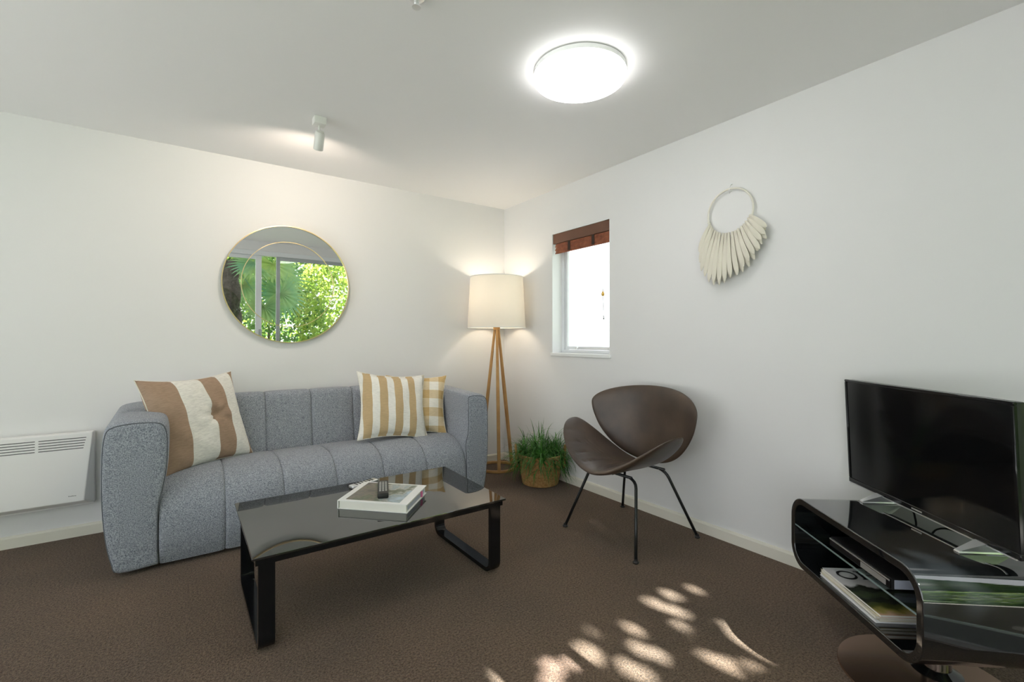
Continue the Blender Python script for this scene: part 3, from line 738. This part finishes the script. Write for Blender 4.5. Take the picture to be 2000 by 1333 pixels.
def glocal(x, y, z):
    c, s = math.cos(TR), math.sin(TR); return (TB[0] + c*x - s*y, TB[1] + s*x + c*y, z)
tv = thing('television', 'flat black television with silver feet standing on the glossy bench', 'television', glocal(.305, .429, z1), TR)
wt, h0, h1 = .770, .030, .492
lean = Matrix.Rotation(R(-2.6), 4, 'Y')
def tvp(name, vf, m, par=tv, smooth=40): return mk(name, xf(vf, Matrix.Translation((0, 0, h0)) @ lean @ Matrix.Translation((0, 0, -h0))), m, par, smooth, local=True)
tvp('housing', box(.004, .030, -wt/2+.002, wt/2-.002, h0+.004, h1-.002, .004, 2), M['black_plastic'])
tvp('rear_bulge', box(.03, .050, -wt*.30, wt*.30, h0+.02, h0+.28, .008, 3), M['black_plastic'])
bz = .011
tvp('bezel', join(box(-.006, .006, -wt/2, wt/2, h1-bz, h1, .002, 1), box(-.006, .006, -wt/2, wt/2, h0, h0+.020, .002, 1), box(-.006, .006, -wt/2, -wt/2+bz, h0+.02, h1-bz, .002, 1), box(-.006, .006, wt/2-bz, wt/2, h0+.02, h1-bz, .002, 1)), M['bezel'])
tvp('screen', box(-.002, .004, -wt/2+bz, wt/2-bz, h0+.020, h1-bz), M['screen'])
tvp('trim_strip', box(-.008, -.004, -wt/2+.01, wt/2-.01, h0-.002, h0+.002), M['silver'])
tvp('badge', join(*[box(-.0068, -.0058, .020-i*.0055-.0042, .020-i*.0055, h0+.007, h0+.0125) for i in range(9)]), M['silver'])
for y in (.188, -.262):
    V = [(-.080, y-.011, .001), (-.080, y+.011, .001), (.075, y+.014, .001), (.075, y-.014, .001),
         (-.078, y-.009, .006), (-.078, y+.009, .006), (.07, y+.012, .006), (.07, y-.012, .006), (-.010, y-.020, h0+.004), (-.010, y+.020, h0+.004), (.024, y+.020, h0+.004), (.024, y-.020, h0+.004)]
    F = [(0,3,2,1), (0,1,5,4), (1,2,6,5), (2,3,7,6), (3,0,4,7), (4,5,9,8), (5,6,10,9), (6,7,11,10), (7,4,8,11), (8,9,10,11)]
    mk('foot', (V, F), M['silver'], tv, local=True)
for y, ph in ((.06, .02), (.0, -.03)):
    mk('cable', tube(spline([(.035, y, h0+.06), (.045, y+ph*.4, h0+.01), (.05, y+ph, .018), (.06, y+ph*2, .006), (.075, y+ph*4, .005)], 6), .0035, 6), M['black_plastic'], tv, 0, local=True)

# media player and magazines inside the bench
pl = thing('media_player', 'slim black disc player with silver front lying on the glass shelf', 'disc player', glocal(.13, .312, .3565), TR)
mk('body', box(-.108, .115, -.160, .160, .002, .038, .003, 2), M['black_plastic'], pl, 40, local=True)
mk('fascia', box(-.112, -.107, -.158, .158, .004, .036, .001, 1), M['bezel'], pl, local=True)
mk('trim_line', box(-.1135, -.1115, -.157, .157, .029, .0335), M['silver'], pl, local=True)
mk('label', box(-.1132, -.1115, -.14, -.02, .008, .026), M['silver'], pl, local=True)
mk('end_panel', box(-.10, .10, -.1615, -.1598, .006, .034), pbr('pale_blue_plastic', (.45, .48, .58), .4), pl, local=True)

def magcover():
    m, N, L, b = new_mat('magazine_cover'); tc = N.new('ShaderNodeTexCoord'); sp_ = N.new('ShaderNodeSeparateXYZ'); L.new(tc.outputs['Object'], sp_.inputs[0])
    n_ = N.new('ShaderNodeTexNoise'); n_.inputs['Scale'].default_value = 16; n_.inputs['Detail'].default_value = 6; L.new(tc.outputs['Object'], n_.inputs['Vector'])
    a = N.new('ShaderNodeMath'); a.operation = 'MULTIPLY_ADD'; a.inputs[1].default_value = -2.6; L.new(sp_.outputs['Y'], a.inputs[0])
    s = N.new('ShaderNodeMath'); s.operation = 'MULTIPLY'; s.inputs[1].default_value = .25; L.new(n_.outputs['Fac'], s.inputs[0]); L.new(s.outputs[0], a.inputs[2])
    r = N.new('ShaderNodeValToRGB'); e = r.color_ramp.elements
    e[0].position = 0; e[0].color = (.66, .65, .66, 1); e[1].position = .62; e[1].color = (.72, .70, .66, 1)
    for p, c in ((.06, (.66, .65, .66)), (.09, (.03, .035, .03)), (.20, (.07, .09, .05)), (.30, (.03, .035, .03)), (.40, (.10, .11, .03)), (.46, (.40, .33, .10)), (.52, (.66, .42, .30))):
        q = e.new(p); q.color = (*c, 1)
    L.new(a.outputs[0], r.inputs['Fac']); L.new(r.outputs[0], b.inputs['Base Color']); b.inputs['Roughness'].default_value = .25
    return m
mags = [('white magazine at the bottom of the pile in the bench', (.74, .75, .78), .0, .0), ('yellow-edged magazine second from the bottom of the pile', (.66, .55, .30), .004, 1.2), ('cream magazine second from the top of the pile', (.72, .66, .52), -.003, -1.0), ('magazine with a big black title on top of the pile', (.76, .74, .72), .003, .8)]
zz = z0 + tk + .0006
for i, (lab, col, dx, da) in enumerate(mags):
    th_ = (.010, .007, .008, .0085)[i]
    g = thing('magazine', lab, 'magazine', glocal(.132+dx, .376 - .004*i, zz), TR + R(da), 'magazines in the TV bench')
    mk('pages', box(-.112, .112, -.157, .157, .0006, th_-.0006), M['paper'] if i != 0 else M['cover_white'], g, local=True)
    mt = pbr('magazine_paper', col, .35) if i < 3 else magcover()
    mk('cover', join(box(-.114, .113, -.159, .159, 0, .0006), box(-.114, .113, -.159, .159, th_-.0006, th_)), mt, g, local=True)
    if i == 3:
        ink = pbr('black_ink', (.015, .015, .018), .3)
        # masthead letters read from the spine side: O then H, drawn as flat raised print
        def ell(cx_, cy_, a, b2, k, z):
            n2 = 40; V = [(cx_+a*math.cos(2*math.pi*q/n2), cy_+b2*math.sin(2*math.pi*q/n2), z) for q in range(n2)] + [(cx_+(a-k)*math.cos(2*math.pi*q/n2), cy_+(b2-k*1.3)*math.sin(2*math.pi*q/n2), z) for q in range(n2)]
            return V, [(q, (q+1) % n2, n2+(q+1) % n2, n2+q) for q in range(n2)]
        zc = th_ + .0004
        lt = join(ell(-.055, .104, .034, .034, .008, zc), box(-.008, .002, .072, .136, zc-.0003, zc), box(.038, .050, .072, .136, zc-.0003, zc), box(.0, .04, .101, .107, zc-.0003, zc),
                  *[box(x_-.012, x_+.012, y_-.003, y_+.003, zc-.0003, zc) for x_ in (-.003, .044) for y_ in (.075, .133)])
        mk('masthead', lt, ink, g, local=True)
    zz += th_ + .0004

# ------------------------------------------------------------------ blind in the window
bl = thing('roman_blind', 'dark brown bamboo roman blind pulled up at the window top', 'blind', (.05, (WY0+WY1)/2, 1.86))
wood_h = pbr('brown_headrail', (.13, .058, .034), .4, mottle=(5, (.16, .072, .042), 5))
wood_s = pbr('red_bamboo', (.20, .055, .025), .45, mottle=(30, (.34, .11, .05), 4))
y0_, y1_ = WY0+.010, WY1-.010
mk('headrail', box(.004, .050, y0_, y1_, 1.948, 2.028, .002, 1), wood_h, bl)
sl = box(-.002, .002, y0_+.006, y1_-.016, -.0042, .0042, .0012, 1)
k = 0
for lay in range(3):
    for r_ in range(9):
        z = 1.868 + r_*.0092 + lay*.002
        mk('slat', xf(sl, Matrix.Translation((.014 + lay*.010 + .002*math.sin(r_*1.7), -.004*((r_*7) % 3), z))), wood_s, bl)
for yy in (y0_+.17, y1_-.19):
    mk('ladder_tape', box(.008, .010, yy-.014, yy+.014, 1.872, 1.95), pbr('dark_tape', (.035, .02, .015), .8), bl)
cdx = .035; yc = WY0+.115
mk('cord', join(tube([(cdx, yc, 1.88), (cdx, yc-.012, 1.50)], .0012, 5), tube([(cdx, yc-.034, 1.88), (cdx, yc-.014, 1.50)], .0012, 5), tube([(cdx, yc-.013, 1.49), (cdx, yc-.024, 1.32)], .0012, 5), tube([(cdx, yc-.012, 1.49), (cdx, yc-.018, 1.31)], .0012, 5)), pbr('grey_cord', (.35, .33, .30), .8), bl, 0)
mk('cord_pull', lathe([(.003, 0), (.011, .006), (.012, .020), (.005, .034), (.002, .04)], (cdx, yc-.013, 1.475), 14), pbr('brass_pull', (.75, .48, .12), .3, .6), bl, 0)
mk('cord_tassel', lathe([(.006, 0), (.006, .02), (.002, .03)], (cdx, yc-.022, 1.30), 10), M['silver'], bl, 0)

# ------------------------------------------------------------------ felt wall hanging
wh = thing('wall_hanging', 'cream felt feather hanging on a ring on the right wall', 'wall hanging', (-.02, -2.275, 1.86))
hc_ = Vector((-.022, -2.272, 1.868)); hr = .132
ringpts = [(hc_.x, hc_.y + hr*math.cos(2*math.pi*k/72), hc_.z + hr*math.sin(2*math.pi*k/72)) for k in range(72)]
rg_ = mk('ring', tube(ringpts, .0055, 10, True), M['jute'], wh, 0)
for a0, a1 in ((200, 228), (-38, -12)):
    mk('cord_wrap', tube([(hc_.x, hc_.y + hr*math.cos(R(a0+(a1-a0)*k/10)), hc_.z + hr*math.sin(R(a0+(a1-a0)*k/10))) for k in range(11)], [.0075+.0015*(k % 2) for k in range(11)], 10), M['jute'], rg_, 0)
mk('hook', join(tube([(-.001, hc_.y, hc_.z+hr+.030), (-.018, hc_.y, hc_.z+hr+.020), (-.030, hc_.y, hc_.z+hr-.012), (-.024, hc_.y, hc_.z+hr-.024), (-.012, hc_.y, hc_.z+hr-.014)], .002, 6)), M['white'], wh, 0)
rw = random.Random(5)
NB = 34
for k in range(NB):
    t = k/(NB-1); a = R(334 - (334-206)*t)            # left end to right end round the lower arc
    lay = k % 2
    p = hc_ + Vector((-.006 - .010*lay - .002*(k % 3), hr*math.cos(a), hr*math.sin(a) + .014))
    da = R(-68 - 22*min(1, t/.42) - 54*max(0, (t-.42)/.58)**1.25)
    Lb = (.13 + .165*math.sin(math.pi/2*min(1, t/.36)) if t < .36 else .295 - .185*((t-.36)/.64)**1.1) + rw.uniform(-.010, .010)
    d = Vector((-.10*(1 if lay else .35), math.cos(da), math.sin(da))).normalized(); s = Vector((0, -math.sin(da), math.cos(da))); nn_ = d.cross(s)
    wd = .0140
    V = []; F = []; K = 12
    for i in range(K+1):
        u = i/K; ww = wd*(.40 + .60*math.sin(math.pi*min(.5, u*.65)))*(1 if u < .80 else max(.18, 1-((u-.80)/.20)**2.2*.82)); c = p + d*Lb*u + Vector((-.012*math.sin(math.pi*u), 0, -.018*u*u*abs(math.cos(da))))
        fold = .006*(1-.4*u)
        for sg, off in ((-1, 0), (0, fold), (1, 0)): V.append(tuple(c + s*ww*sg - nn_*off*(1 if nn_.x > 0 else -1)))
        for sg, off in ((1, -.003), (0, fold-.003), (-1, -.003)): V.append(tuple(c + s*ww*sg - nn_*off*(1 if nn_.x > 0 else -1)))
    for i in range(K):
        for q in range(6): F.append((6*i+q, 6*i+(q+1) % 6, 6*i+6+(q+1) % 6, 6*i+6+q))
    F += [(0, 1, 2, 3, 4, 5), tuple(6*K+q for q in (5, 4, 3, 2, 1, 0))]
    mk('feather', (V, F), M['felt'], wh, 45)

# ------------------------------------------------------------------ garden outside the glazed doors
struct('lawn', box(-16, 14, -24, YR - .16, -.60, -.50), M['lawn'], 'green lawn outside the doors')
struct('bounce_slab', box(-14, XL-.152, -10, 8, -.16, -.04), pbr('pale_concrete', (.66, .665, .685), .8, bump=(60, .2, .004)), 'pale concrete slab added outside the left doors to bounce light')  # unseen paving, added to bounce sunlight up onto the ceiling
struct('deck', box(-5.3, 1.2, -6.05, YR - .152, -.16, -.06), M['timber'], 'timber deck outside the doors')
rl = thing('deck_rail', 'dark metal rail along the deck outside, seen in the mirror', 'railing', (-1.5, -6.0, -.06))
mk('top_rail', box(-5.2, 1.1, -6.02, -5.98, .81, .845), M['rail'], rl)
for k in range(6): mk('post', box(-5.2+k*1.25, -5.16+k*1.25, -6.02, -5.98, -.06, .81), M['rail'], rl)

# gaps in the leaf cover that let the sun reach the carpet: floor points and gap radius
PATCH = [(-.318,-2.375,.028), (-.504,-2.494,.024), (-.742,-2.405,.022), (-.857,-2.400,.026), (-.832,-2.503,.019), (-.62,-2.44,.016),
 (-.668,-2.733,.022), (-.712,-2.813,.030), (-.775,-2.725,.017), (-.80,-2.775,.017), (-.752,-2.68,.014), (-1.324,-2.471,.032), (-1.08,-2.468,.019), (-1.150,-2.565,.023), (-1.125,-2.615,.023), (-1.262,-2.60,.023), (-1.245,-2.655,.023),
 (-.985,-2.72,.018), (-.975,-2.80,.018), (-.98,-2.76,.017), (-.86,-2.60,.016), (-.91,-2.56,.014), (-1.478,-2.45,.026), (-1.41,-2.47,.016), (-1.53,-2.50,.022), (-1.638,-2.40,.034), (-1.23,-2.41,.014), (-.80,-2.85,.016), (-.70,-2.93,.018), (-.90,-2.84,.013), (-.56,-2.80,.016)]
_sx = Vector((1, 0, 0)); _sy = SUN_DIR.cross(_sx)
_pk = [((Vector((x, y, 0))).dot(_sx), (Vector((x, y, 0))).dot(_sy), r) for x, y, r in PATCH]
_b0 = min(q[1] for q in _pk) - .25; _b1 = max(q[1] for q in _pk) + .25
def clear(p, pad=0.0):
    a, b = p.dot(_sx), p.dot(_sy)
    if a < -1.95 or a > .1 or b < _b0 or b > _b1: return True
    for x, y, r in _pk:
        if abs(a-x) < .2 and abs(b-y) < .2 and (a-x)**2 + (b-y)**2 < (r+pad)**2: return False
    return True
rl_ = random.Random(21)
def leafquad(V, F, c, nrm, ln, wd):
    nrm = nrm.normalized(); t = nrm.cross(Vector((rl_.uniform(-1,1), rl_.uniform(-1,1), rl_.uniform(-1,1)))).normalized(); s = nrm.cross(t)
    n = len(V); pts = [c - t*ln/2, c - t*ln*.1 + s*wd/2, c + t*ln/2, c - t*ln*.1 - s*wd/2]
    if not all(clear(q, .004) for q in pts + [c, (pts[0]+pts[1])/2, (pts[1]+pts[2])/2, (pts[2]+pts[3])/2, (pts[3]+pts[0])/2]): return
    V += [tuple(q) for q in pts]; F.append((n, n+1, n+2, n+3))
def tree(label, base, crown, mat, trunk_r=.09, group='garden trees'):
    t = thing('tree', label, 'tree', base, 0, group)
    V, F = crown
    raw('foliage', ([(v[0]-base[0], v[1]-base[1], v[2]-base[2]) for v in V], F), mat, t)['kind'] = 'stuff'
    zs = sum(v[2] for v in V)/len(V); cx_ = sum(v[0] for v in V)/len(V); cyy = sum(v[1] for v in V)/len(V)
    b = Vector(base); c = Vector((cx_, cyy, zs))
    k1 = Vector((b.x, b.y, c.z - .15))
    mk('trunk', tube(spline([b, b.lerp(k1, .5) + Vector((.06, 0, 0)), k1], 5), .09*1.0, 10), M['wood_bark'], t, 0)
    for k in range(5):
        e = c + Vector((rl_.uniform(-.7, .7), rl_.uniform(-.3, .3), rl_.uniform(-.3, .6)))
        if all(clear(k1.lerp(e, q/12), .05) for q in range(13)): mk('branch', tube([k1, k1.lerp(e, .5) + Vector((0, 0, .08)), e], [.05, .035, .012], 7), M['wood_bark'], t, 0)
    return t
# overhead leaf cover: three trees side by side, far enough to throw soft dapples
for i, (xa, xb) in enumerate(((-5.4, -3.3), (-3.45, -1.35), (-1.5, .7))):
    V, F = [], []
    for k in range(18500):
        x = rl_.uniform(xa, xb); dep = rl_.uniform(-.45, .45); h = rl_.uniform(-2.0, 2.0)
        c = Vector((x, -7.6, 4.45)) + Vector((0, SUN_DIR.y, SUN_DIR.z))*dep + _sy*h
        leafquad(V, F, c, SUN_DIR + Vector((rl_.uniform(-.6, .6), rl_.uniform(-.6, .6), rl_.uniform(-.6, .6))), rl_.uniform(.09, .14), rl_.uniform(.05, .08))
    if i > 0:
        for k in range(9000):
            a_ = rl_.uniform(max(xa, -1.9), min(xb, 0)); b_ = rl_.uniform(_b0, _b1)
            c = _sx*a_ + _sy*b_ + SUN_DIR*(6.6 + rl_.uniform(-.35, .35))
            leafquad(V, F, c, SUN_DIR + Vector((rl_.uniform(-.4, .4), rl_.uniform(-.4, .4), rl_.uniform(-.4, .4))), rl_.uniform(.03, .05), rl_.uniform(.02, .034))
    tree(('leafy garden tree arching over the left end of the deck', 'leafy garden tree arching over the middle of the deck', 'leafy garden tree arching over the right end of the deck')[i], ((-4.3, -2.7, 1.7)[i], -7.7, -.5), (V, F), M['leaf_g'])
# bright bushes behind, the backdrop in the mirror
def bush(label, c, rad, n, mat, sz):
    V, F = [], []
    for k in range(n):
        while True:
            p = Vector((rl_.uniform(-1, 1), rl_.uniform(-1, 1), rl_.uniform(-1, 1)))
            if p.length < 1: break
        p = p.normalized()*p.length**.4
        q = Vector(c) + Vector((p.x*rad[0], p.y*rad[1], p.z*rad[2]))
        if q.z < -.48: continue
        leafquad(V, F, q, Vector((rl_.uniform(-1, 1), rl_.uniform(-1, 1), rl_.uniform(-.4, 1))), rl_.uniform(.7, 1.3)*sz, rl_.uniform(.35, .6)*sz)
    t = thing('bush', label, 'bush', (c[0], c[1], -.5), 0, 'garden bushes')
    raw('foliage', ([(v[0]-c[0], v[1]-c[1], v[2]+.5) for v in V], F), mat, t)['kind'] = 'stuff'
    mk('stem', tube([(c[0], c[1], -.5), (c[0]+.05, c[1], c[2])], [.06, .02], 8), M['wood_bark'], t, 0)
bush('tall yellow-green bush at the far right of the garden', (1.6, -9.6, 1.6), (1.7, 1.0, 2.2), 5200, M['leaf_y'], .15)
bush('round yellow-green bush in the middle of the garden', (-.6, -10.6, 1.3), (1.5, .9, 1.9), 4600, M['leaf_g'], .15)
bush('low green bush left of the palm', (-3.2, -9.6, .8), (1.6, .9, 1.5), 2200, M['leaf_g'], .14)
bush('small yellow bush at the foot of the palm', (-1.75, -6.75, .35), (.55, .4, .75), 900, M['leaf_y'], .10)
bush('tall green bush at the back of the garden', (.6, -12.5, 2.0), (3.2, 1.0, 2.8), 7000, M['leaf_y'], .2)

# fan palm
pb = Vector((-1.80, -5.35, -.5))
palm = thing('palm_tree', 'fan palm with a shaggy dark trunk beside the deck, seen in the mirror', 'palm', pb)
trp = spline([pb, (-1.82, -5.37, .6), (-1.86, -5.40, 1.5), (-1.90, -5.42, 2.25)], 6)
tk_ = mk('trunk', tube(trp, [.12 + .035*math.sin(i*2.1)**2 + .02*(i/len(trp)) for i in range(len(trp))], 18), M['bark'], palm, 0)
V, F = [], []
for k in range(700):
    i = rl_.randrange(4, len(trp)); p = trp[i]; a = rl_.uniform(0, 6.28); r = .13 + rl_.uniform(0, .03)
    b = p + Vector((math.cos(a)*r, math.sin(a)*r, rl_.uniform(-.05, .05))); d = Vector((math.cos(a)*.5, math.sin(a)*.5, rl_.uniform(-1.2, .4))).normalized(); s = Vector((-math.sin(a), math.cos(a), 0))
    n = len(V); V += [tuple(b - s*.008), tuple(b + s*.008), tuple(b + d*rl_.uniform(.06, .15))]; F.append((n, n+1, n+2))
hs = raw('fibre', ([(v[0]-pb.x, v[1]-pb.y, v[2]-pb.z) for v in V], F), M['bark'], palm); hs['kind'] = 'stuff'
crown = trp[-1]
def fan(az, el, plen, ln, droop, at=None):
    V, F = [], []
    d = Vector((math.cos(az)*math.cos(el), math.sin(az)*math.cos(el), math.sin(el)))
    if at is None: hub = crown + d*plen - Vector((0, 0, .16*plen*plen)); ax_ = (d - Vector((0, 0, .5*plen*.6))).normalized(); sd_ = ax_.cross(Vector((0, 0, 1)))
    else: hub = Vector(at[0]); ax_ = Vector(at[1]).normalized(); sd_ = ax_.cross(Vector(at[2]))
    sd_ = sd_.normalized(); up = sd_.cross(ax_)
    NL = 28
    for k in range(NL):
        q = R(-150 + 300*k/(NL-1)); dd = (ax_*math.cos(q) + sd_*math.sin(q) + up*.12*math.cos(q*2)).normalized()
        side = (ax_*-math.sin(q) + sd_*math.cos(q))
        l2 = ln*(1 - .25*abs(q)/2.6)*rl_.uniform(.9, 1.05); K = 6; n = len(V); P = Vector(hub); cd = Vector(dd); ok = True; vv = []
        for i in range(K+1):
            u = i/K; ww = (.006 + .020*min(1, u/.45))*(1 if u < .5 else max(.05, 1-((u-.5)/.5)*.95))
            vv += [P - side*ww, P + up*(.010 if k % 2 else -.010)*(1-u), P + side*ww]
            P = P + cd*l2/K; cd = (cd + Vector((0, 0, -droop*u*u))).normalized()
        if not all(clear(v, .012) for v in vv): continue
        V += [tuple(v) for v in vv]
        for i in range(K):
            for c in (0, 1): F.append((n+3*i+c, n+3*i+c+1, n+3*i+4+c, n+3*i+3+c))
    f_ = raw('frond', ([(v[0]-pb.x, v[1]-pb.y, v[2]-pb.z) for v in V], F), M['palm'], palm)
    mid_ = crown.lerp(hub, .5) + Vector((0, 0, .06))
    mk('stalk', tube([crown, mid_, hub], [.014, .010, .006], 6), M['palm'], f_, 0)
for k in range(10):
    fan(R(k*137.5 + 20), R(55 - 7.5*k + rl_.uniform(-5, 5)), rl_.uniform(.55, .85), rl_.uniform(.45, .58), .45)
for hub, ax_d, ln in (((-1.14, -5.15, 1.74), (.25, .15, -1), .55), ((-1.20, -5.55, 2.28), (.5, .1, -.75), .60), ((-1.55, -5.1, 2.22), (.2, .5, -.55), .50), ((-1.05, -5.75, 2.05), (.9, 0, -.5), .55), ((-1.42, -4.95, 1.50), (-.1, .2, -1), .42), ((-1.62, -5.85, 1.9), (.6, -.2, -.5), .5)):
    fan(0, 0, 0, ln, .25, (hub, ax_d, (.1, 1, .25)))
